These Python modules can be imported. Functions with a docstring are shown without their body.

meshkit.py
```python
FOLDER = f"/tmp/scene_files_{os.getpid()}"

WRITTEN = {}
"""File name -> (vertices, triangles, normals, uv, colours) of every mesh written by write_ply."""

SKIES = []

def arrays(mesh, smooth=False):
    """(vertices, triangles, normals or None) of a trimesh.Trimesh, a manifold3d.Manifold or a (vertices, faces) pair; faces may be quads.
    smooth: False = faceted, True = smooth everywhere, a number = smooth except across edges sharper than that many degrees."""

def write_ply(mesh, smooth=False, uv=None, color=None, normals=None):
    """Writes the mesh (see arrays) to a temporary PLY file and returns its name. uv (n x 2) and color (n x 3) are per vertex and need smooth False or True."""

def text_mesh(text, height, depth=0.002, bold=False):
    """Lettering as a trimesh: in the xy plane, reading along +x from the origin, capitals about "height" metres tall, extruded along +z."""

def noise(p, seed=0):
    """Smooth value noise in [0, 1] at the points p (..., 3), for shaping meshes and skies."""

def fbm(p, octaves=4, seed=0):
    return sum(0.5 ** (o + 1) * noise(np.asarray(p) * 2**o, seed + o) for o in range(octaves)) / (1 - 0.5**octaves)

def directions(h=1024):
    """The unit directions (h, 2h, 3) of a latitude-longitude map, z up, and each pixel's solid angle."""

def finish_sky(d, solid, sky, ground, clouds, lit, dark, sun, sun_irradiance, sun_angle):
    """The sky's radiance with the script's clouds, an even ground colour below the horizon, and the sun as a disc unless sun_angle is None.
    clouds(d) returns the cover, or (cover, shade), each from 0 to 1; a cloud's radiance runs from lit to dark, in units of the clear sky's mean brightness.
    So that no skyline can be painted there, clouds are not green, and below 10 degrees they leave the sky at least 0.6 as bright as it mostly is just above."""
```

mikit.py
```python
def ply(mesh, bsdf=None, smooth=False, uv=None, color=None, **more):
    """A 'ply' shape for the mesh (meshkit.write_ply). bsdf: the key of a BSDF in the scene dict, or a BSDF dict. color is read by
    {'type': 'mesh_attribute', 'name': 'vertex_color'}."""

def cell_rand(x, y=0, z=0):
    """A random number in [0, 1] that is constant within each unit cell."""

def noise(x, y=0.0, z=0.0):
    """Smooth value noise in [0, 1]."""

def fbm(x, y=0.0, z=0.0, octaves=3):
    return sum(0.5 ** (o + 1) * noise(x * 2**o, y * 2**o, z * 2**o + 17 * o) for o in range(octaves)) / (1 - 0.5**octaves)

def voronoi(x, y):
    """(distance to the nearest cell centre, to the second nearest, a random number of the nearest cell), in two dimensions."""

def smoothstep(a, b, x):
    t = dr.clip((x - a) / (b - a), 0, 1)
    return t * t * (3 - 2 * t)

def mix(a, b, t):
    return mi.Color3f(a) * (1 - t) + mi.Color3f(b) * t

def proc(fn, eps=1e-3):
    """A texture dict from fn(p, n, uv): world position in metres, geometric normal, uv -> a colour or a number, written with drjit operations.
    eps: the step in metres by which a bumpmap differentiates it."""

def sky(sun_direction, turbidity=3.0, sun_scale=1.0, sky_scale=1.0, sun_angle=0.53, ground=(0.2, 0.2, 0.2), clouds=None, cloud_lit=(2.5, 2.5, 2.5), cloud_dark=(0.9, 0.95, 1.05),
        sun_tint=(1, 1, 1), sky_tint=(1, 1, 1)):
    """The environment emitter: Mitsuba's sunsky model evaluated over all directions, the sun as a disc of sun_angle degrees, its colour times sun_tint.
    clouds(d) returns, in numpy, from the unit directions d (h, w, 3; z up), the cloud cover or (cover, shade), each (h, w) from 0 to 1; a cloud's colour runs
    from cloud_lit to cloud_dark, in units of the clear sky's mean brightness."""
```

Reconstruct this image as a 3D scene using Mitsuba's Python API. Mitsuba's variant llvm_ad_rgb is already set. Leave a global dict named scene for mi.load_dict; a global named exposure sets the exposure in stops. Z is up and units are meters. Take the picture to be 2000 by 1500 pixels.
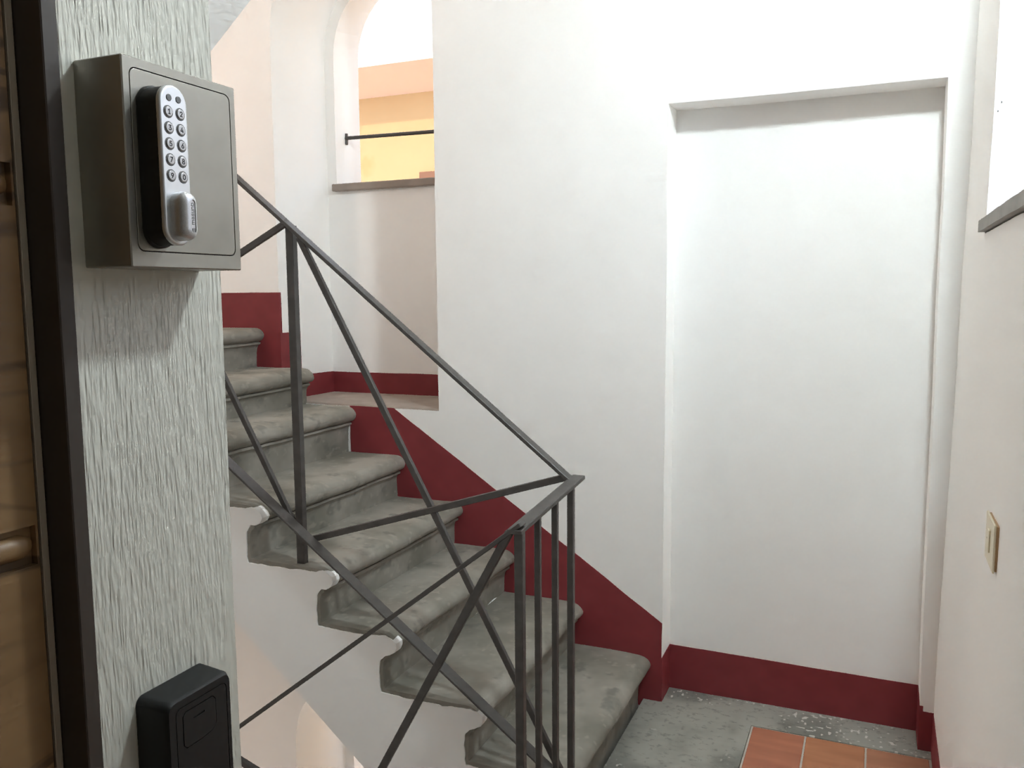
import math, random
import numpy as np, trimesh, drjit as dr, mitsuba as mi
import manifold3d as m3
from manifold3d import Manifold, CrossSection
import meshkit, mikit
from mikit import fbm, noise, smoothstep, mix, cell_rand
random.seed(3); np.random.seed(3)
scene, labels = {}, {}

# ------------------------------------------------------------------ camera, sky, lamps, exposure
F, YAW, PIT, ROL, EYE = 1651.7, 0.4085, 0.10716, -0.0081, 1.53
_c, _s, _cp, _sp = math.cos(YAW), math.sin(YAW), math.cos(PIT), math.sin(PIT)
_fw = np.array([-_s * _cp, _c * _cp, -_sp]); _r = np.array([_c, _s, 0.0]); _u = np.cross(_r, _fw)
_up = -math.sin(ROL) * _r + math.cos(ROL) * _u
T = mi.ScalarTransform4f
scene['camera'] = {'type': 'perspective', 'fov': math.degrees(2 * math.atan(1000 / F)), 'fov_axis': 'x', 'near_clip': 0.02,
                   'to_world': T().look_at(origin=[0, 0, EYE], target=(np.array([0, 0, EYE]) + _fw).tolist(), up=_up.tolist())}
exposure = 0.36
scene['sky'] = mikit.sky((-0.30, -0.80, 0.62), turbidity=4.0, sun_scale=1.3, sky_scale=10.6, ground=(0.3, 0.29, 0.27),
                         clouds=lambda d: (np.clip(0.62 + 0.5 * (meshkit.fbm(d * 3.0, 4) - 0.5), 0, 1), 0.25 * np.ones(d.shape[:2])),
                         cloud_lit=(2.2, 2.2, 2.25), cloud_dark=(1.2, 1.22, 1.3))
LANDING_LAMP = ((0.30, 1.60, 3.04), 0.085, (292.0, 336.0, 350.0))
WARM_LAMP = ((-2.86, 1.86, 2.48), 0.07, (57.0, 41.0, 33.5))
LOWER_LAMP = ((-2.86, 1.86, -0.68), 0.07, (32.0, 23.5, 18.5))

# ------------------------------------------------------------------ helpers
def lin(r, g, b):
    f = lambda c: (c / 255 / 12.92) if c <= 10 else ((c / 255 + 0.055) / 1.055) ** 2.4
    return [f(r), f(g), f(b)]

def add(key, mesh, bsdf, smooth=False, label=None, cat=None, group=None, kind=None, **more):
    if key in scene:
        n = 1
        while f'{key}_{n:03d}' in scene: n += 1
        key = f'{key}_{n:03d}'
    scene[key] = mikit.ply(mesh, bsdf, smooth=smooth, **more)
    tag(key, label, cat, group, kind)
    return key

def tag(key, label=None, cat=None, group=None, kind=None):
    d = {k: v for k, v in (('label', label), ('category', cat), ('group', group), ('kind', kind)) if v}
    if d: labels[key] = {**labels.get(key, {}), **d}

def box(x0, x1, y0, y1, z0, z1):
    return Manifold.cube([x1 - x0, y1 - y0, z1 - z0]).translate([x0, y0, z0])

def hull_pts(p):
    return Manifold.hull_points(np.asarray(p, float))

def cbox(x0, x1, y0, y1, z0, z1, c=0.002):
    """box with chamfered edges"""
    p = []
    for ax in range(3):
        lo, hi = [x0, y0, z0], [x1, y1, z1]
        for k in range(3):
            if k != ax: lo[k] += c; hi[k] -= c
        p += [[(lo, hi)[i][0], (lo, hi)[j][1], (lo, hi)[k][2]] for i in (0, 1) for j in (0, 1) for k in (0, 1)]
    return hull_pts(p)

def bar(p, q, w, t, n=(0, 0, 1), c=0.0015):
    """flat bar from p to q: width w across, thickness t along n"""
    p, q, n = (np.array(v, float) for v in (p, q, n))
    d = q - p; L = np.linalg.norm(d); d /= L
    n = n - d * (n @ d); n /= np.linalg.norm(n); s = np.cross(n, d)
    m = cbox(0, L, -w / 2, w / 2, -t / 2, t / 2, c)
    M = np.column_stack([d, s, n, p])
    return m.transform(M)

def tri(m):
    me = m.to_mesh()
    return trimesh.Trimesh(np.array(me.vert_properties)[:, :3], np.array(me.tri_verts), process=False)

def xz_prism(pts, y0, y1):
    """polygon given in (x, z), extruded from y0 to y1"""
    a = np.array(pts, float)
    if 0.5 * np.sum(a[:, 0] * np.roll(a[:, 1], -1) - np.roll(a[:, 0], -1) * a[:, 1]) < 0: a = a[::-1]
    m = CrossSection([a.tolist()]).extrude(y1 - y0)              # (x, z, h)
    return m.transform(np.array([[1, 0, 0, 0], [0, 0, -1, y1], [0, 1, 0, 0.0]]))

def yz_prism(pts, x0, x1):
    a = np.array(pts, float)
    if 0.5 * np.sum(a[:, 0] * np.roll(a[:, 1], -1) - np.roll(a[:, 0], -1) * a[:, 1]) < 0: a = a[::-1]
    m = CrossSection([a.tolist()]).extrude(x1 - x0)              # (y, z, h)
    return m.transform(np.array([[0, 0, 1, x0], [1, 0, 0, 0], [0, 1, 0, 0.0]]))

def wobble(v, k=1.0):
    """hand-plastered unevenness: one displacement field for the walls and what is painted on them"""
    v = np.asarray(v, float)
    o = np.stack([0.0045 * (meshkit.noise(v * 2.6, s) - 0.5) + 0.002 * (meshkit.noise(v * 13.0, s + 9) - 0.5) for s in (1, 2, 3)], -1)
    return v + k * o

def rough(m, L=0.05, k=1.0):
    t = tri(m.refine_to_length(L) if L else m)
    t.vertices = wobble(t.vertices, k)
    return t

def arch_pts(x0, x1, z0, zs, n=20):
    r, cx = (x1 - x0) / 2, (x0 + x1) / 2
    return [(x0, z0), (x1, z0)] + [(cx + r * math.cos(a), zs + r * math.sin(a)) for a in np.linspace(0, math.pi, n)]

def rr_pts(y0, y1, z0, z1, r, n=6):
    """rounded rectangle"""
    out = []
    for cy, cz, a0 in ((y1 - r, z1 - r, 0), (y0 + r, z1 - r, 90), (y0 + r, z0 + r, 180), (y1 - r, z0 + r, 270)):
        out += [(cy + r * math.cos(math.radians(a0 + t)), cz + r * math.sin(math.radians(a0 + t))) for t in np.linspace(0, 90, n)]
    return out

def rounded_slab(pts, x0, x1, e, n=4):
    """yz outline extruded from x0 to x1 with the x1 rim rounded by e"""
    cs = CrossSection([pts]); parts = [yz_prism(pts, x0, x1 - e)]
    P = []
    for k in range(n + 1):
        a = k / n * math.pi / 2
        off = cs.offset(-e * (1 - math.cos(a)), m3.JoinType.Round)
        for poly in off.to_polygons(): P += [(x1 - e + e * math.sin(a), y, z) for y, z in np.array(poly)]
    P += [(x0, y, z) for y, z in pts]
    return hull_pts(P)

# ------------------------------------------------------------------ materials
def P_(fn, eps=1e-3): return mikit.proc(fn, eps)
def pr(base, rough_=0.6, bump=None, scale=1.0, eps=1e-3, **k):
    b = {'type': 'principled', 'base_color': base if isinstance(base, dict) else {'type': 'rgb', 'value': base}, 'roughness': rough_, **k}
    if bump is not None: b = {'type': 'bumpmap', 'tex': P_(bump, eps), 'scale': scale, 'bsdf': b}
    return {'type': 'twosided', 'bsdf': b}

def plaster_bump(p, n, uv): return 0.0012 * fbm(p.x * 42, p.y * 42, p.z * 42, 3) + 0.0006 * noise(p.x * 170, p.y * 170, p.z * 170)
def brush_bump(p, n, uv):
    w = noise(p.y * 14, p.z * 5, 3.0) * 0.006
    return 0.0021 * fbm((p.y + w) * 300, p.x * 300, p.z * 18, 2) + 0.0012 * noise((p.y + w) * 620, p.x * 600, p.z * 70) + 0.0016 * fbm(p.x * 40, p.y * 70, p.z * 28, 3)
WHITE = (0.80, 0.795, 0.775)
scene['m_white'] = pr(P_(lambda p, n, uv: mix((0.84, 0.835, 0.815), (0.88, 0.875, 0.86), fbm(p.x * 3, p.y * 3, p.z * 3, 3))), 0.75, plaster_bump, 1.0, specular=0.25)
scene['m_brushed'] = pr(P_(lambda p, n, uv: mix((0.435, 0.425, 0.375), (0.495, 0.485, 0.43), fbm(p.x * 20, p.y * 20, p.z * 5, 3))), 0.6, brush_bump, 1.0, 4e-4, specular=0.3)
scene['m_rough_white'] = pr((0.86, 0.86, 0.84), 0.7, lambda p, n, uv: 0.002 * fbm(p.x * 70, p.y * 70, p.z * 70, 3), 1.0, specular=0.3)
scene['m_red'] = pr(P_(lambda p, n, uv: mix((0.150, 0.022, 0.026), (0.188, 0.029, 0.034), fbm(p.x * 16, p.y * 16, p.z * 16, 3))), 0.55, plaster_bump, 0.7, specular=0.35)

def stone_col(p, n, uv):
    a = fbm(p.x * 7, p.y * 7, p.z * 7, 4)
    c = mix((0.150, 0.143, 0.118), (0.260, 0.243, 0.212), smoothstep(0.25, 0.75, a))
    c = mix(c, mi.Color3f(0.10, 0.10, 0.088), 0.55 * smoothstep(0.60, 0.78, fbm(p.x * 19 + 5, p.y * 19, p.z * 19, 3)))
    c = mix(c, mi.Color3f(0.33, 0.30, 0.26), 0.3 * smoothstep(0.62, 0.8, fbm(p.x * 45, p.y * 45, p.z * 45 + 3, 2)))
    return c
def stone_bump(p, n, uv): return 0.0022 * fbm(p.x * 55, p.y * 55, p.z * 55, 3) + 0.001 * noise(p.x * 260, p.y * 260, p.z * 260)
scene['m_stone'] = pr(P_(stone_col), 0.7, stone_bump, 1.0, specular=0.3)
def floor_col(p, n, uv):
    a = fbm(p.x * 6, p.y * 6, 1.0, 4)
    c = mix((0.165, 0.165, 0.145), (0.30, 0.295, 0.262), smoothstep(0.25, 0.72, a))
    c = mix(c, mi.Color3f(0.09, 0.088, 0.078), 0.4 * smoothstep(0.55, 0.85, fbm(p.x * 60, p.y * 75, 4.0, 4)))
    c = mix(c, mi.Color3f(0.52, 0.50, 0.46), smoothstep(0.80, 0.86, noise(p.x * 85, p.y * 85, 2.0)) * smoothstep(0.5, 0.6, fbm(p.x * 5, p.y * 5, 9.0, 2)))
    return c
scene['m_floor'] = pr(P_(floor_col), 0.6, stone_bump, 1.0, specular=0.35)
scene['m_mortar'] = pr((0.42, 0.38, 0.33), 0.85)
for i, (a, b) in enumerate((((0.30, 0.105, 0.062), (0.42, 0.165, 0.095)), ((0.32, 0.125, 0.06), (0.43, 0.19, 0.10)), ((0.30, 0.13, 0.075), (0.40, 0.185, 0.11)))):
    scene[f'm_tile_{i}'] = pr(P_(lambda p, n, uv, a=a, b=b: mix(a, b, fbm(p.x * 5, p.y * 24, 7.0, 4))), 0.55, lambda p, n, uv: 0.0008 * fbm(p.x * 40, p.y * 40, p.z, 3), 1.0, specular=0.4)
def iron_col(p, n, uv): return mix((0.017, 0.0155, 0.014), (0.040, 0.034, 0.030), fbm(p.x * 40, p.y * 40, p.z * 40, 3))
scene['m_iron'] = pr(P_(iron_col), 0.42, lambda p, n, uv: 0.0008 * fbm(p.x * 160, p.y * 160, p.z * 160, 2), 1.0, 4e-4, specular=0.6)
scene['m_dark_metal'] = pr((0.030, 0.023, 0.019), 0.5, specular=0.3)
scene['m_black'] = pr((0.006, 0.006, 0.006), 0.7, specular=0.2)
scene['m_steel_strip'] = pr((0.27, 0.225, 0.18), 0.5, specular=0.5)
def brushed_metal(p, n, uv): return 0.00012 * noise(p.y * 900, p.x * 900, p.z * 5000)
scene['m_cabinet'] = pr(P_(lambda p, n, uv: mix((0.235, 0.22, 0.19), (0.305, 0.288, 0.252), fbm(p.y * 25, p.z * 25, p.x * 25, 4))), 0.40, brushed_metal, 1.0, 2e-4, metallic=0.75, specular=0.5)
scene['m_gap'] = pr((0.02, 0.019, 0.017), 0.8)
scene['m_silver'] = pr((0.58, 0.59, 0.60), 0.34, metallic=0.8)
scene['m_button'] = pr((0.36, 0.36, 0.36), 0.32, metallic=0.85)
scene['m_button_ring'] = pr((0.10, 0.10, 0.10), 0.45, metallic=0.3)
scene['m_knob'] = pr(P_(lambda p, n, uv: mix((0.46, 0.46, 0.47), (0.60, 0.60, 0.61), noise(p.x * 1500, p.y * 1500, p.z * 1500))), 0.33, metallic=0.85)
scene['m_plastic'] = pr((0.0055, 0.0058, 0.006), 0.5, lambda p, n, uv: 0.0003 * noise(p.x * 900, p.y * 900, p.z * 900), 1.0, 3e-4, specular=0.25)
scene['m_switch'] = pr((0.72, 0.66, 0.50), 0.35, specular=0.5)
scene['m_switch_side'] = pr((0.40, 0.25, 0.13), 0.5)
def wood_col(p, n, uv):
    w = fbm(p.y * 3, p.z * 9, 2.0, 3)
    g = noise(p.y * 2.2 + 3 * w, p.z * 75 + 9 * w, 0.0)
    c = mix((0.125, 0.068, 0.027), (0.20, 0.118, 0.053), fbm(p.y * 6, p.z * 30, 5.0, 3))
    return mix(c, mi.Color3f(0.045, 0.025, 0.012), 0.8 * smoothstep(0.62, 0.85, g))
scene['m_wood'] = pr(P_(wood_col), 0.45, lambda p, n, uv: 0.0005 * noise(p.y * 15, p.z * 300, p.x), 1.0, specular=0.4)
scene['m_sill'] = pr(P_(lambda p, n, uv: mix((0.20, 0.165, 0.14), (0.32, 0.27, 0.235), fbm(p.x * 12, p.y * 12, p.z * 12, 4))), 0.7, stone_bump, 1.0)
scene['m_grey_sill'] = pr(P_(lambda p, n, uv: mix((0.21, 0.21, 0.195), (0.36, 0.35, 0.33), fbm(p.x * 14, p.y * 14, p.z * 14, 4))), 0.7, stone_bump, 1.0)
def ochre(p, n, uv):
    a = fbm(p.x * 0.9, p.z * 0.9, 1.0, 4)
    c = mix((0.58, 0.385, 0.21), (0.64, 0.46, 0.275), a)
    return mix(c, mi.Color3f(0.55, 0.33, 0.15), 0.6 * smoothstep(0.6, 0.75, fbm(p.x * 2.5 + 7, p.z * 2.5, 3.0, 4)))
scene['m_ochre'] = pr(P_(ochre), 0.9, specular=0.1)
scene['m_peach'] = pr((0.80, 0.61, 0.51), 0.9, specular=0.1)
scene['m_roof'] = pr((0.40, 0.20, 0.12), 0.9)
scene['m_brown'] = pr((0.25, 0.12, 0.075), 0.7)
scene['m_court'] = pr((0.75, 0.71, 0.66), 0.9)
scene['m_pane'] = {'type': 'thindielectric', 'int_ior': 1.5}
scene['m_shade_dark'] = pr((0.09, 0.075, 0.06), 0.9)

# ------------------------------------------------------------------ dimensions
YB = 3.0                                   # face of the back wall
TOP, BOT = 4.35, -3.3
NX0, NX1, NZ, ND = -0.697, 0.172, 2.18, 0.13   # blocked-up doorway niche
AX0, AX1 = -2.402, -1.622                  # stair alcove
STOREY = 3.16
LEDGE = 1.065
WX0, WX1 = -2.352, -1.672                  # alcove window
XR = lambda z: 0.212 + 0.015 * z           # right wall leans a little
XL = -0.727                                # left wall face

# ------------------------------------------------------------------ walls
def window_cut(dz):
    a = xz_prism(arch_pts(WX0, WX1, 2.03 + dz, 2.617 + dz), 3.37, 3.386)
    b = xz_prism(arch_pts(WX0 - 0.006, WX1 + 0.006, 2.03 + dz, 2.652 + dz), 3.60, 3.70)
    return Manifold.batch_hull([a, b])
back = box(-3.75, 0.40, YB, 3.60, BOT, TOP)
for dz in (0, -STOREY):
    back = back - xz_prism(arch_pts(AX0, AX1, LEDGE - 0.007 + dz, 2.63 + dz), YB - 0.1, 3.385) - window_cut(dz)
back = back - box(NX0, NX1, YB - 0.1, YB + ND, -0.06, NZ)
add('wall_back', rough(back, 0.05), 'm_white', 40, kind='structure', label='white plastered back wall with the blocked-up doorway niche and the arched stair alcove', )

R_Y0, R_Y1, R_Z0, R_Z1 = 0.75, 2.425, 1.668, 3.36      # window opening in the right wall
right = hull_pts([(XR(z) if k == 0 else 0.80, y, z) for k in (0, 1) for y in (-1.6, YB + 0.01) for z in (-0.1, TOP)])
cut = hull_pts([(x, y, z) for x, ya, yb in ((0.15, R_Y0, R_Y1 - 0.065), (0.9, R_Y0, R_Y1 + 0.497)) for y in (ya, yb) for z in (R_Z0, R_Z1)])
add('wall_right', rough(right - cut, 0.05), 'm_rough_white', 40, kind='structure', label='white right wall beside the landing with a high window recess')

left = box(-0.88, XL, 0.592, 0.80, -0.2, TOP) + box(-0.88, XL, -1.6, 0.592, 2.16, TOP) + box(-0.88, XL, -1.6, -0.36, -0.2, 2.2)
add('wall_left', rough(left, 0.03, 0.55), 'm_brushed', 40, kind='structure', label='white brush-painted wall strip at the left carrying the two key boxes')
add('wall_front', rough(box(-3.75, -0.735, 0.68, 0.797, BOT, TOP), 0.12), 'm_white', 40, kind='structure')
add('wall_end', rough(box(-3.75, -3.60, 0.7, 3.1, BOT, TOP), 0.12), 'm_white', 40, kind='structure')
add('wall_rear', box(-0.9, 0.4, -1.75, -1.6, -0.2, 3.5), 'm_shade_dark', kind='structure')
add('wall_lower', box(-0.725, -0.62, 0.7, 3.0, BOT, -0.17), 'm_white', kind='structure')
ceil = box(-0.70, 0.8, -1.6, 3.0, 3.42, 3.56)
add('ceiling', rough(ceil, 0.1), 'm_white', 40, kind='structure')
add('ceiling_001', box(-3.75, 0.8, 0.68, 3.6, TOP, TOP + 0.2), 'm_white', kind='structure')

# ------------------------------------------------------------------ floor with its terracotta tiles
TX = [-0.359, -0.180, 0.012, 0.206]
TY1 = 2.945
fl = box(-0.765, 0.30, -1.6, 3.15, -0.17, 0.0) - box(TX[0] - 0.004, 0.215, -1.0, TY1 + 0.004, -0.012, 0.1)
add('floor', rough(fl, 0.06, 0.35), 'm_floor', 30, kind='structure', label='worn grey stone landing floor')
add('floor__mortar', box(TX[0] - 0.003, 0.214, -0.99, TY1 + 0.003, -0.03, -0.003), 'm_mortar')
for j in range(8):
    y1 = TY1 - j * 0.372
    for i in range(3):
        g = 0.0028
        t = cbox(TX[i] + g, TX[i + 1] - g, y1 - 0.372 + 2 * g, y1, -0.028, -0.0005 + 0.0012 * random.uniform(-1, 1), 0.0025)
        add('floor__tile', t, f'm_tile_{(i + j) % 3}')

# ------------------------------------------------------------------ painted red baseboards
def paint_xz(pts, y_face, t=0.0025, L=0.05): return rough(xz_prism(pts, y_face - t, y_face + 0.01), L)
def paint_yz(pts, x_face, t=0.0025, side=1, L=0.05):
    return rough(yz_prism(pts, x_face - (0.01 if side > 0 else t), x_face + (t if side > 0 else 0.01)), L)
add('baseboard_stair', paint_xz([(-0.698, -0.03), (-0.698, 0.306), (-1.835, 1.060), (-2.05, 1.060), (-2.05, 0.8), (-1.2, 0.1), (-1.0, -0.03)], YB), 'm_red', 40, kind='structure', label='dark red painted band rising along the stair on the white wall')
bh = 0.170
nb = xz_prism([(NX0 - 0.002, -0.03), (NX1 + 0.002, -0.03), (NX1 + 0.002, bh - 0.004), (NX0 - 0.002, bh + 0.004)], YB + ND - 0.0025, YB + ND + 0.01) \
   + yz_prism([(YB - 0.0025, -0.03), (YB + ND, -0.03), (YB + ND, bh + 0.003), (YB - 0.0025, bh)], NX0 - 0.01, NX0 + 0.0025) \
   + yz_prism([(YB - 0.0025, -0.03), (YB + ND, -0.03), (YB + ND, bh - 0.004), (YB - 0.0025, bh - 0.018)], NX1 - 0.0025, NX1 + 0.01)
add('baseboard_niche', rough(nb, 0.05), 'm_red', 40, kind='structure', label='dark red painted baseboard inside the doorway niche')
rb = box(NX1 - 0.0025, 0.24, YB - 0.0025, YB + 0.01, -0.03, 0.134) + hull_pts([(XR(z) - (0.0025 if k == 0 else -0.01), y, z) for k in (0, 1) for y in (-1.5, YB) for z in (-0.02, 0.128)])
add('baseboard_right', rough(rb, 0.05), 'm_red', 40, kind='structure', label='dark red painted baseboard along the right wall')
for dz in (0, -STOREY):
    ab = box(AX0 - 0.002, AX1 + 0.002, 3.3825, 3.395, LEDGE - 0.04 + dz, 1.163 + dz) \
       + yz_prism([(YB + 0.0, LEDGE - 0.04 + dz), (3.385, LEDGE - 0.04 + dz), (3.385, 1.164 + dz), (3.138, 1.168 + dz), (3.138, 1.364 + dz), (YB, 1.364 + dz)], AX0 - 0.01, AX0 + 0.0025)
    ab = ab + xz_prism([(AX0 + 0.0025, 1.0 + dz), (AX0 + 0.0025, 1.542 + dz), (-3.6, 1.542 + dz), (-3.6, 1.30 + dz), (-2.6, 1.0 + dz)], YB - 0.0025, YB + 0.01)
    add('baseboard_alcove', rough(ab, 0.05), 'm_red', 40, kind='structure', label='dark red painted stepped baseboard around the %sstair alcove' % ('' if dz == 0 else 'lower '))
    # stone floor of the alcove and the window sill
    lg = cbox(AX0 - 0.01, AX1 + 0.01, YB + 0.001, 3.40, LEDGE - 0.045 + dz, LEDGE + dz, 0.006)
    add('trim_1', rough(lg, 0.04, 1.0), 'm_sill', 30, kind='structure', label='worn stone ledge forming the floor of the stair alcove')
    sl = cbox(WX0 - 0.012, WX1 + 0.012, 3.358, 3.60, 2.008 + dz, 2.041 + dz, 0.004)
    add('trim_2', rough(sl, 0.04, 0.8), 'm_sill', 30, kind='structure', label='brown stone sill of the arched alcove window')
sr = hull_pts([(x, y, z) for x, ye in ((XR(1.68) - 0.016, 2.428), (XR(1.68), 2.432), (0.78, 2.84)) for y in (R_Y0 - 0.02, ye) for z in (1.672, 1.700)])
add('trim_3', rough(sr, 0.03, 0.8), 'm_grey_sill', 20, kind='structure', label='grey stone sill of the high window recess in the right wall')

# ------------------------------------------------------------------ window in the right wall (mostly beyond the frame)
WY0, WY1, WZ0, WZ1, WXp = R_Y0 + 0.005, R_Y1 + 0.165, 1.70, R_Z1, 0.46
fr = box(WXp, WXp + 0.05, WY0, WY1, WZ0, WZ1) - box(WXp - 0.1, WXp + 0.1, WY0 + 0.05, (WY0 + WY1) / 2 - 0.025, WZ0 + 0.05, WZ1 - 0.05) - box(WXp - 0.1, WXp + 0.1, (WY0 + WY1) / 2 + 0.025, WY1 - 0.05, WZ0 + 0.05, WZ1 - 0.05)
add('window_1', fr, 'm_brown', kind='structure', label='window in the right wall recess')
for a, b in ((WY0 + 0.045, (WY0 + WY1) / 2 - 0.02), ((WY0 + WY1) / 2 + 0.02, WY1 - 0.045)):
    add('window_1__pane', trimesh.Trimesh([(WXp + 0.025, a, WZ0 + 0.045), (WXp + 0.025, b, WZ0 + 0.045), (WXp + 0.025, b, WZ1 - 0.045), (WXp + 0.025, a, WZ1 - 0.045)], [[0, 1, 2], [0, 2, 3]], process=False), 'm_pane')

# ------------------------------------------------------------------ door at the far left: steel frame, wood leaf with half-round mouldings
DX = -0.757
dl = box(DX - 0.045, DX, -0.34, 0.5635, 0.005, 2.14)
for zc in (1.636, 1.2865, 0.62):
    dl = dl - box(DX - 0.008, DX + 0.1, -0.30, 0.561, zc - 0.020, zc + 0.020)
add('door_1', dl, 'm_wood', kind='structure', label='wooden door at the left edge with horizontal half-round mouldings')
for zc in (1.636, 1.2865, 0.62):
    n = 12
    pts = [(0.0125 * math.cos(t), 0.0125 * math.sin(t)) for t in np.linspace(-math.pi / 2, math.pi / 2, n)]
    mo = hull_pts([(DX - 0.009 + 0.95 * a, y, zc + b) for a, b in pts for y in (-0.295, 0.548)] + [(DX - 0.009 + 0.4 * a, 0.559, zc + 0.6 * b) for a, b in pts])
    add('door_1__moulding', mo, 'm_wood', 40)
add('door_1__edge_strip', cbox(DX - 0.04, DX + 0.001, 0.5660, 0.5735, 0.0, 2.14, 0.0006), 'm_steel_strip', label='grey metal edge strip')
add('door_1__seal', box(DX - 0.04, DX - 0.006, 0.5635, 0.5668, 0.0, 2.14), 'm_black')
frm = cbox(-0.84, -0.7205, 0.5748, 0.5925, -0.05, 2.18, 0.0012) + cbox(-0.84, -0.7205, -0.38, -0.345, -0.05, 2.18, 0.0012) + cbox(-0.84, -0.7205, -0.38, 0.5925, 2.15, 2.18, 0.0012)
add('door_1__frame', frm, 'm_dark_metal', label='dark metal door frame')

# ------------------------------------------------------------------ the staircase
NOSE = [(-0.742, 0.172), (-1.009, 0.340), (-1.293, 0.515), (-1.516, 0.687), (-1.781, 0.862), (-2.019, 1.057), (-2.234, 1.212), (-2.490, 1.386)]
YS0, YS1 = 2.0915, 3.004
PROF = [(-0.052, 0.0), (-0.036, -0.0012), (-0.022, -0.005), (-0.011, -0.012), (-0.0035, -0.021), (0.0, -0.031), (-0.0015, -0.041), (-0.007, -0.050), (-0.016, -0.0565), (-0.0255, -0.0595),
        (-0.0300, -0.0600), (-0.0302, -0.0640), (-0.0240, -0.0645), (-0.0236, -0.0735), (-0.0300, -0.0755), (-0.0375, -0.082), (-0.0420, -0.094), (-0.0440, -0.112)]
def step_profile(i, drop=0.0):
    """(x, z) of step i from its back to the foot of its riser"""
    x, t = NOSE[i]
    zb = NOSE[i - 1][1] if i else 0.0
    xb = (NOSE[i + 1][0] - 0.05) if i + 1 < len(NOSE) else -3.59
    return [(xb, t)] + [(xb + (x - 0.052 - xb) * k, t) for k in (0.3, 0.6, 0.85)] + [(x + a, t + b) for a, b in PROF] + [(x - 0.044, zb + 0.02), (x - 0.044, zb - 0.01)]
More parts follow.
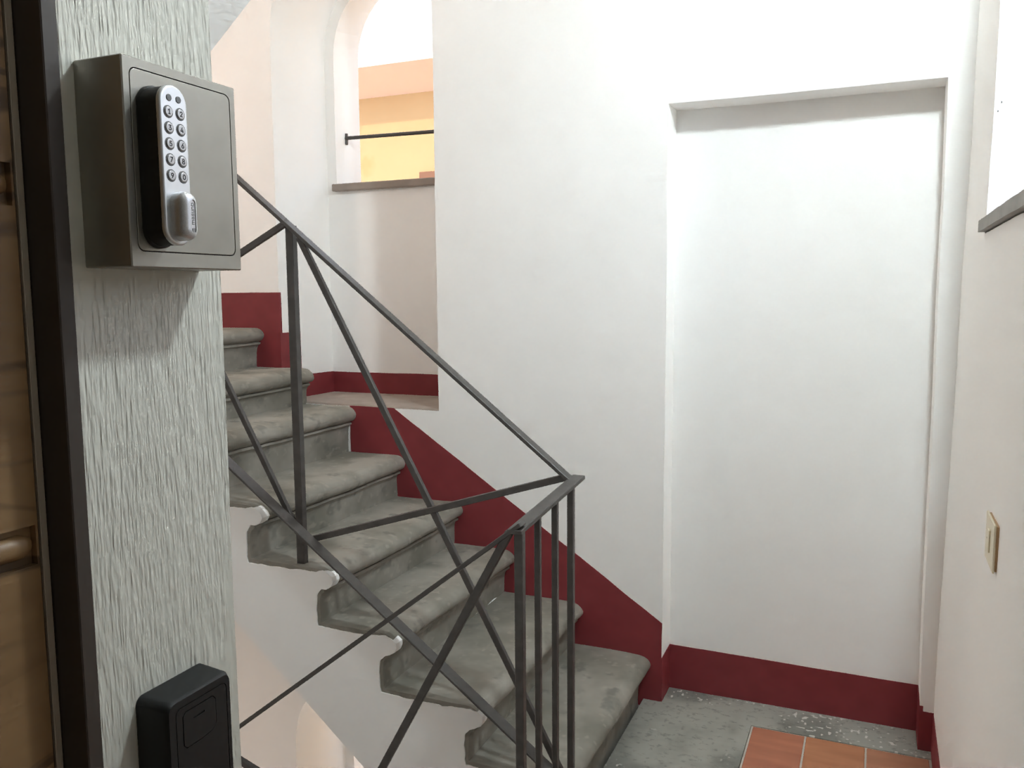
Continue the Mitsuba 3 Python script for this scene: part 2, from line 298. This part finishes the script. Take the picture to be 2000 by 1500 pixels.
def make_step(i):
    pr_ = step_profile(i)
    x, t = NOSE[i]
    bottom = [(x - 0.044, pr_[-1][1] - 0.03), (pr_[0][0], pr_[-1][1] - 0.03)]
    outline = np.array(pr_ + bottom)
    m, k = 40, len(outline)
    ys = np.linspace(YS0, YS1, m)
    V = np.array([[(a, y, b) for a, b in outline] for y in ys])
    w = V.reshape(-1, 3)
    near = np.exp(-((w[:, 0] - x) / 0.08) ** 2)
    o = np.stack([(0.004 + 0.010 * near) * (meshkit.fbm(w * np.array([9, 6, 9]), 3, 20 + i + s) - 0.5) for s in (0, 5, 10)], -1); o[:, 1] = 0
    chip = np.clip(meshkit.noise(w * np.array([3, 24, 3]), 71 + i) - 0.80, 0, 1) * near * 0.05
    o[:, 0] -= chip; o[:, 2] -= 0.6 * chip
    sag = 0.006 * near * np.exp(-((w[:, 1] - 2.55) / 0.25) ** 2)      # worn hollow
    o[:, 2] -= sag
    lowb = np.zeros(len(w), bool); idx = np.arange(len(w)) % k; lowb[idx >= k - 2] = True; o[lowb] = 0
    V = (w + o)
    Fq = [(a * k + b, a * k + (b + 1) % k, (a + 1) * k + (b + 1) % k, (a + 1) * k + b) for a in range(m - 1) for b in range(k)]
    tr = [(q[0], q[2], q[1]) for q in Fq] + [(q[0], q[3], q[2]) for q in Fq]
    cs = CrossSection([outline[::-1].tolist()]); 
    # end caps by ear clipping
    import mapbox_earcut as ec
    ct = ec.triangulate_float64(np.ascontiguousarray(outline, dtype=np.float64), np.array([k], np.uint32)).reshape(-1, 3)
    tr += [tuple(c) for c in ct] + [((m - 1) * k + c[2], (m - 1) * k + c[1], (m - 1) * k + c[0]) for c in ct]
    tm = trimesh.Trimesh(V, tr, process=False)
    trimesh.repair.fix_normals(tm)
    return tm
tag('staircase', 'old stone staircase with rounded worn nosings climbing left along the white wall', 'staircase')
for i in range(8):
    add('staircase__step', make_step(i), 'm_stone', 50)
# white plastered side of the flight: its upper edge follows the steps, ragged round the nosings
top = []
for i in range(7, -1, -1):
    x, t = NOSE[i]
    zb = NOSE[i - 1][1] if i else 0.0
    back_x = (NOSE[i + 1][0] - 0.047) if i + 1 < 8 else -3.6
    top += [(back_x - 0.006, t - 0.012), (0.5 * (back_x + x), t - 0.014), (x - 0.06, t - 0.010)]
    bump_ = 0.008 * math.sin(5.1 * i)
    top += [(x - 0.035, t - 0.003), (x - 0.012, t - 0.010), (x + 0.004 + bump_ * 0.3, t - 0.022), (x + 0.007 + bump_ * 0.4, t - 0.036), (x + 0.0, t - 0.052), (x - 0.018, t - 0.062), (x - 0.036, t - 0.067 + bump_ * 0.5), (x - 0.052, t - 0.085), (x - 0.056, t - 0.12)]
    top += [(x - 0.056, zb + 0.004)]
slope_z = lambda x: 0.249 + 0.82 * -(x + 1.629)
poly = [(-3.6, slope_z(-2.7))] + top + [(-0.789, -0.3), (-0.95, slope_z(-0.95)), (-2.7, slope_z(-2.7))]
poly = [p for k, p in enumerate(poly) if k == 0 or p != poly[k - 1]]
fine = []
for (a, b) in zip(poly, poly[1:] + poly[:1]):
    L = math.dist(a, b); n = max(1, int(L / 0.012))
    fine += [(a[0] + (b[0] - a[0]) * k / n, a[1] + (b[1] - a[1]) * k / n) for k in range(n)]
fine = np.array(fine); q = np.c_[fine[:, 0], np.zeros(len(fine)), fine[:, 1]]
ragged = 0.010 * (np.stack([meshkit.fbm(q * 45, 3, 5), meshkit.fbm(q * 45, 3, 6)], -1) - 0.5)
ragged[(fine[:, 1] < slope_z(fine[:, 0]) + 0.05)] *= 0.2
st = xz_prism((fine + ragged).tolist(), 2.088, 2.125)
stm = tri(st)
add('staircase__stringer', stm, 'm_white', 30, label='white plastered side with ragged edges around the step ends')
sof = xz_prism([(-3.6, slope_z(-2.7)), (-2.7, slope_z(-2.7)), (-0.95, slope_z(-0.95)), (-0.78, -0.3), (-0.78, -0.05), (-2.6, 1.22), (-3.6, 1.22)], 2.12, YB + 0.02)
sof = sof ^ box(-3.6, 0, 2.12, 3.0, -1, 3)
add('staircase__soffit', sof, 'm_white')
add('staircase__landing', rough(box(-3.598, -2.53, 0.80, 2.115, 1.20, 1.386), 0.1, 0.1), 'm_stone', 30)

# the flight going down, in front of the well, and the one overhead
tag('staircase_001', 'stone flight going down at the left behind the white wall strip', 'staircase')
YD0, YD1 = 0.80, 1.715
for i in range(10):
    x1, z = -0.762 - 0.25 * i, -0.176 * (i + 1)
    pts = [(x1 + 0.03, z), (x1 - 0.22, z)] + [(x1 - 0.25 - 0.0 - a * 1.0 - 0.0, z + b) for a, b in PROF[:14]] + [(x1 - 0.212, z - 0.09), (x1 - 0.212, z - 0.2), (x1 + 0.03, z - 0.2)]
    pts = [(x1 + 0.03, z), (x1 - 0.20, z)] + [(x1 - 0.25 - a, z + b) for a, b in PROF[1:14]] + [(x1 - 0.205, z - 0.09), (x1 - 0.205, z - 0.2), (x1 + 0.03, z - 0.2)]
    add('staircase_001__step', xz_prism(pts, YD0, YD1), 'm_stone', 40)
add('staircase_001__landing', box(-3.597, -3.2, 0.80, 2.997, -2.0, -1.774), 'm_stone')
tag('staircase_002', 'white plastered underside of the flight overhead at the top left', 'staircase')
su = lambda x: 2.239 + 0.80 * (x + 1.435)
add('staircase_002__soffit', rough(xz_prism([(-2.62, 1.25), (-2.5, su(-2.5)), (-0.705, su(-0.705)), (-0.705, 3.10), (-0.9, 3.10), (-2.62, 1.60)], 0.80, 1.72), 0.08), 'm_rough_white', 30)

# ------------------------------------------------------------------ wrought-iron railing
tag('stair_railing', 'dark wrought-iron stair railing with flat handrail, crossed braces and four upright bars at the well', 'railing')
def rail(part, m, label=None): return add('stair_railing__' + part, m, 'm_iron', 30, label=label)
hz = lambda x: 1.040 - 0.790 * (x + 0.756)
lz = lambda x: 0.356 - 0.721 * (x + 0.995)
XE = -0.735
rail('handrail', bar((-0.738, 2.107, hz(-0.738)), (-2.56, 2.107, hz(-2.56)), 0.034, 0.011, (0.62, 0, 0.78)))
rail('handrail', bar((XE - 0.004, 1.712, 0.992), (XE + 0.006, 2.135, 1.034), 0.036, 0.011))
dzl = lambda x: 0.995 + 0.778 * (x + 0.745)
rail('handrail', bar((-0.725, 1.728, dzl(-0.725)), (-2.60, 1.728, dzl(-2.60)), 0.032, 0.011, (-0.6, 0, 0.78)))
rail('bottom_rail', bar((-0.730, 2.079, lz(-0.730)), (-2.56, 2.079, lz(-2.56)), 0.042, 0.008, (0.6, 0, 0.8)))
rail('bottom_rail', bar((-0.742, 1.728, 0.075), (-2.60, 1.728, 0.075 - 0.778 * 1.858), 0.030, 0.008, (-0.6, 0, 0.8)))
rail('bottom_rail', bar((XE, 1.72, 0.085), (XE, 2.10, 0.085), 0.022, 0.008))
def upright(part, x, y, z0, z1, a, b): rail(part, cbox(x - a / 2, x + a / 2, y - b / 2, y + b / 2, z0, z1, 0.0015))
upright('post', -1.645, 2.122, 0.660, hz(-1.645) - 0.004, 0.028, 0.022)
upright('post', -2.535, 2.118, 1.36, hz(-2.535) - 0.004, 0.028, 0.022)
upright('post', -1.655, 1.728, dzl(-1.655) - 1.02, dzl(-1.655) - 0.004, 0.026, 0.022)
upright('post', -2.58, 1.728, dzl(-2.58) - 1.02, dzl(-2.58) - 0.004, 0.026, 0.022)
for y, a, b, z1 in ((1.735, 0.021, 0.019, 0.990), (1.847, 0.015, 0.013, 1.002), (1.966, 0.015, 0.015, 1.014), (2.087, 0.017, 0.017, 1.026)):
    upright('baluster', XE, y, -0.03, z1, a, b)
def brace(p, q, y, w=0.019, t=0.014): rail('brace', bar((p[0], y, p[1]), (q[0], y, q[1]), w, t, (0, 1, 0)))
brace((-1.635, 0.761), (-0.757, 1.036), 2.107)
brace((-1.608, 1.702), (-0.770, 0.185), 2.112)
brace((-1.650, 0.787), (-2.535, 2.36), 2.112)
brace((-1.645, 1.748), (-2.535, 1.32), 2.107)
brace((-0.755, 0.988), (-1.650, -0.640), 1.724)
brace((-1.650, 0.272), (-0.742, -0.01), 1.732)
brace((-1.660, -0.63), (-2.58, -0.50), 1.732)
brace((-1.660, 0.262), (-2.58, -1.40), 1.724)

# ------------------------------------------------------------------ iron rod across the alcove window
tag('window_rod', 'thin dark iron rod across the arched window above the stone sill', 'rod')
def cyl(p, q, r, n=16):
    p, q = np.array(p, float), np.array(q, float); d = q - p; L = np.linalg.norm(d)
    m = trimesh.creation.cylinder(r, L, sections=n); m.apply_transform(trimesh.geometry.align_vectors([0, 0, 1], d / L)); m.apply_translation((p + q) / 2); return m
add('window_rod__rod', cyl((WX0 - 0.02, 3.474, 2.268), (WX1 + 0.02, 3.474, 2.257), 0.0085), 'm_iron', 40)
for x, s in ((WX0, 1), (WX1, -1)):
    add('window_rod__bracket', rough(cbox(x - 0.006, x + 0.006, 3.468, 3.481, 2.235, 2.288, 0.002), 0.01), 'm_iron', 30)

# ------------------------------------------------------------------ steel key cabinet with its keypad lock
tag('key_cabinet', 'grey metal key cabinet with a push-button lock, mounted high on the white wall strip', 'key cabinet')
CY0, CY1, CZ0, CZ1, CX = 0.612, 0.766, 1.558, 1.758, -0.664
gap_o, gap_i = rr_pts(0.6203, 0.7577, 1.5733, 1.7487, 0.008), rr_pts(0.6213, 0.7567, 1.5743, 1.7477, 0.0075)
cab = cbox(-0.730, CX, CY0, CY1, CZ0, CZ1, 0.0012) - yz_prism(gap_o, CX - 0.003, CX + 0.01)
add('key_cabinet__body', cab, 'm_cabinet', 30)
add('key_cabinet__gap', yz_prism(gap_o, CX - 0.0032, CX - 0.0020), 'm_gap', label='dark gap around the door')
add('key_cabinet__door', rounded_slab(gap_i, CX - 0.0029, CX + 0.0001, 0.0006, 3), 'm_cabinet', 30)
LY, LX = 0.6445, -0.6335
def stadium(cy, z0, z1, r, n=14): return rr_pts(cy - r, cy + r, z0, z1, r * 0.999, n)
add('key_cabinet__keypad_lock', rounded_slab(stadium(LY + 0.002, 1.5770, 1.7345, 0.0195), CX, CX + 0.006, 0.002) + yz_prism(stadium(LY, 1.5795, 1.7320, 0.0175), CX, LX - 0.004), 'm_plastic', 30, label='black keypad lock housing')
add('key_cabinet__keypad_lock__face_plate', rounded_slab(stadium(LY, 1.5790, 1.7325, 0.0178), LX - 0.0045, LX, 0.0025, 5), 'm_silver', 40, label='silver face plate')
cols, rows = (LY - 0.0076, LY + 0.0076), [1.7060 - 0.01505 * k for k in range(5)]
def disc(y, z, r, x0, x1, e): return rounded_slab([(y + r * math.cos(a), z + r * math.sin(a)) for a in np.linspace(0, 2 * math.pi, 24, endpoint=False)], x0, x1, e)
def place_text(s, h, y, z, x, depth=0.0004, bold=True, vertical=False):
    m = meshkit.text_mesh(s, h, depth, bold); c = m.bounds.mean(0)
    a, b, d = m.vertices[:, 0] - c[0], m.vertices[:, 1] - c[1], m.vertices[:, 2]
    if vertical: a, b = -b, a
    m.vertices = np.stack([x + d, y + a, z + b], -1)
    return m
num = iter('1234567890')
for z in rows:
    for y in cols:
        add('key_cabinet__keypad_lock__button_ring', disc(y, z, 0.0061, LX - 0.001, LX + 0.0004, 0.0003), 'm_button_ring', 40)
        add('key_cabinet__keypad_lock__button', disc(y, z, 0.0049, LX - 0.001, LX + 0.0016, 0.0009), 'm_button', 40)
        add('key_cabinet__keypad_lock__digit', place_text(next(num), 0.0048, y, z, LX + 0.0016, 0.0002), 'm_black')
for y in (LY - 0.0060, LY + 0.0060):
    add('key_cabinet__keypad_lock__indicator_light', disc(y, 1.7195, 0.0034, LX - 0.001, LX + 0.0007, 0.0005), 'm_button_ring', 40, label='small round indicator light')
kb = rounded_slab(stadium(LY + 0.0005, 1.5835, 1.6310, 0.0112), LX - 0.001, LX + 0.0165, 0.0085, 7)
slot = yz_prism(stadium(LY + 0.0022, 1.5910, 1.6230, 0.0034), LX + 0.0152, LX + 0.03)
add('key_cabinet__keypad_lock__knob', kb - slot, 'm_knob', 40, label='silver oval turning knob')
add('key_cabinet__keypad_lock__lettering', trimesh.util.concatenate([place_text('masunb', 0.0042, LY + 0.0020, 1.6095, LX + 0.0150, 0.0004, vertical=True)]
    + [tri(box(LX + 0.0148, LX + 0.0155, LY + 0.0004 + 0.0018 * k, LY + 0.0013 + 0.0018 * k, 1.5915, 1.5955)) for k in range(3)]), 'm_button_ring', label='dark lettering on the knob')

# ------------------------------------------------------------------ black key safe below
tag('key_safe', 'black plastic key safe mounted low on the white wall strip, at the bottom edge', 'key safe')
KY0, KY1, KZ0, KZ1, KX = 0.6415, 0.7440, 0.952, 1.0955, -0.6845
P = []
for x, sh in ((-0.728, 0.0), (-0.690, 0.0022), (KX, 0.0050)):
    o = [(y, z) for y, z in rr_pts(KY0 + sh, KY1 - sh, KZ0 + sh, KZ1 - sh, 0.010)]
    P += [(x, y, z) for y, z in o]
ks = hull_pts(P)
seam = CrossSection([rr_pts(KY0 + 0.014, KY1 - 0.010, KZ0 + 0.012, KZ1 - 0.013, 0.008)])
ring = (seam - seam.offset(-0.0010, m3.JoinType.Round))
ks = ks - ring.extrude(0.01).transform(np.array([[0, 0, 1, KX - 0.0012], [1, 0, 0, 0], [0, 1, 0, 0.0]]))
tab_cs = CrossSection([[(0.666, 1.0335), (0.692, 1.0335), (0.7085, 1.0355), (0.7150, 1.0410), (0.7148, 1.0740), (0.666, 1.0740)]]).offset(-0.004, m3.JoinType.Round).offset(0.004, m3.JoinType.Round)
ks = ks - yz_prism(tab_cs.offset(0.0010, m3.JoinType.Round).to_polygons()[0].tolist(), KX - 0.0022, KX + 0.01)
add('key_safe__body', ks, 'm_plastic', 35)
tab_pts = tab_cs.to_polygons()[0].tolist()
add('key_safe__thumb_tab', yz_prism(tab_pts, KX - 0.002, KX + 0.0004) - box(KX - 0.0012, KX + 0.01, 0.6810, 0.6980, 1.0620, 1.0640), 'm_plastic', 35, label='thumb tab of the cover, outlined by a groove')

# ------------------------------------------------------------------ light switch on the right wall
tag('light_switch', 'small cream light switch on the right white wall', 'light switch')
sx = XR(1.03)
add('light_switch__backing', cbox(sx - 0.005, sx + 0.004, 1.827, 1.946, 0.985, 1.075, 0.001), 'm_switch_side', label='brown side of the mounting frame')
add('light_switch__plate', rough(cbox(sx - 0.0085, sx - 0.0045, 1.824, 1.949, 0.982, 1.078, 0.0015), None, 0), 'm_switch', 30)
add('light_switch__rocker', cbox(sx - 0.0115, sx - 0.008, 1.876, 1.899, 1.008, 1.054, 0.0015), 'm_switch', 30)
add('light_switch__screw', cyl((sx - 0.0095, 1.915, 1.030), (sx - 0.0080, 1.915, 1.030), 0.003), 'm_gap')

# ------------------------------------------------------------------ two nails in the reveal of the high recess
for z, x, t in ((1.986, 0.258, 'upper of two small dark nail heads in the wall recess at the top right'), (1.964, 0.250, 'lower of two small dark nail heads in the wall recess at the top right')):
    k = add('nail', cyl((x, 2.4235 + 0.75 * (x - 0.237), z), (x, 2.445 + 0.75 * (x - 0.237), z), 0.0028, 10), 'm_gap', 40)
    tag(k, t, 'nail', 'nails in the window recess')

# ------------------------------------------------------------------ lamps
def globe(name, spec, label, base):
    (x, y, z), r, rad = spec
    tag(name, label, 'lamp')
    add(name + '__bulb', trimesh.creation.icosphere(3, r).apply_translation((x, y, z)), 'm_white', True, emitter={'type': 'area', 'radiance': {'type': 'rgb', 'value': list(rad)}})
    add(name + '__base', base, 'm_switch', 40)
(x, y, z), r, _ = LANDING_LAMP
globe('ceiling_lamp', LANDING_LAMP, 'round bulb lamp at the top of the window recess in the right wall', cyl((x, y, z + r - 0.004), (x, y, 3.365), 0.03, 24))
for key, spec, top_z, text in (('pendant_lamp', WARM_LAMP, TOP - 0.001, 'round warm pendant lamp hanging over the upper half landing'),
                               ('pendant_lamp_001', LOWER_LAMP, 1.198, 'round warm pendant lamp hanging over the lower half landing')):
    (x, y, z), r, _ = spec
    globe(key, spec, text, trimesh.util.concatenate([cyl((x, y, z + r - 0.004), (x, y, z + r + 0.05), 0.022, 20), cyl((x, y, z + r + 0.04), (x, y, top_z), 0.004, 8)]))

# ------------------------------------------------------------------ outside: the building across the court
tag('building', 'ochre plastered building across the court, with a pale peach eave, behind the arched window', 'building')
fw_ = box(-16, 6, 8.5, 9.5, -3.4, 3.77) - box(-4.70, -3.70, 8.0, 8.62, 1.55, 2.82)
add('building__wall', fw_, 'm_ochre')
add('building__eave', hull_pts([(x, y, z) for x in (-16, 6) for y, z in ((7.9, 3.925), (7.95, 3.95), (8.52, 3.75), (9.5, 3.75), (9.5, 4.6))]), 'm_peach')
wf = box(-4.76, -3.64, 8.44, 8.60, 1.49, 2.88) - box(-4.69, -3.71, 8.3, 8.7, 1.56, 2.81)
add('building__window_frame', wf, 'm_brown')
add('building__window_pane', box(-4.70, -3.70, 8.58, 8.60, 1.55, 2.82), 'm_shade_dark')
add('ground', box(-40, 30, 3.6, 40, -3.5, -3.4), 'm_court', kind='structure')
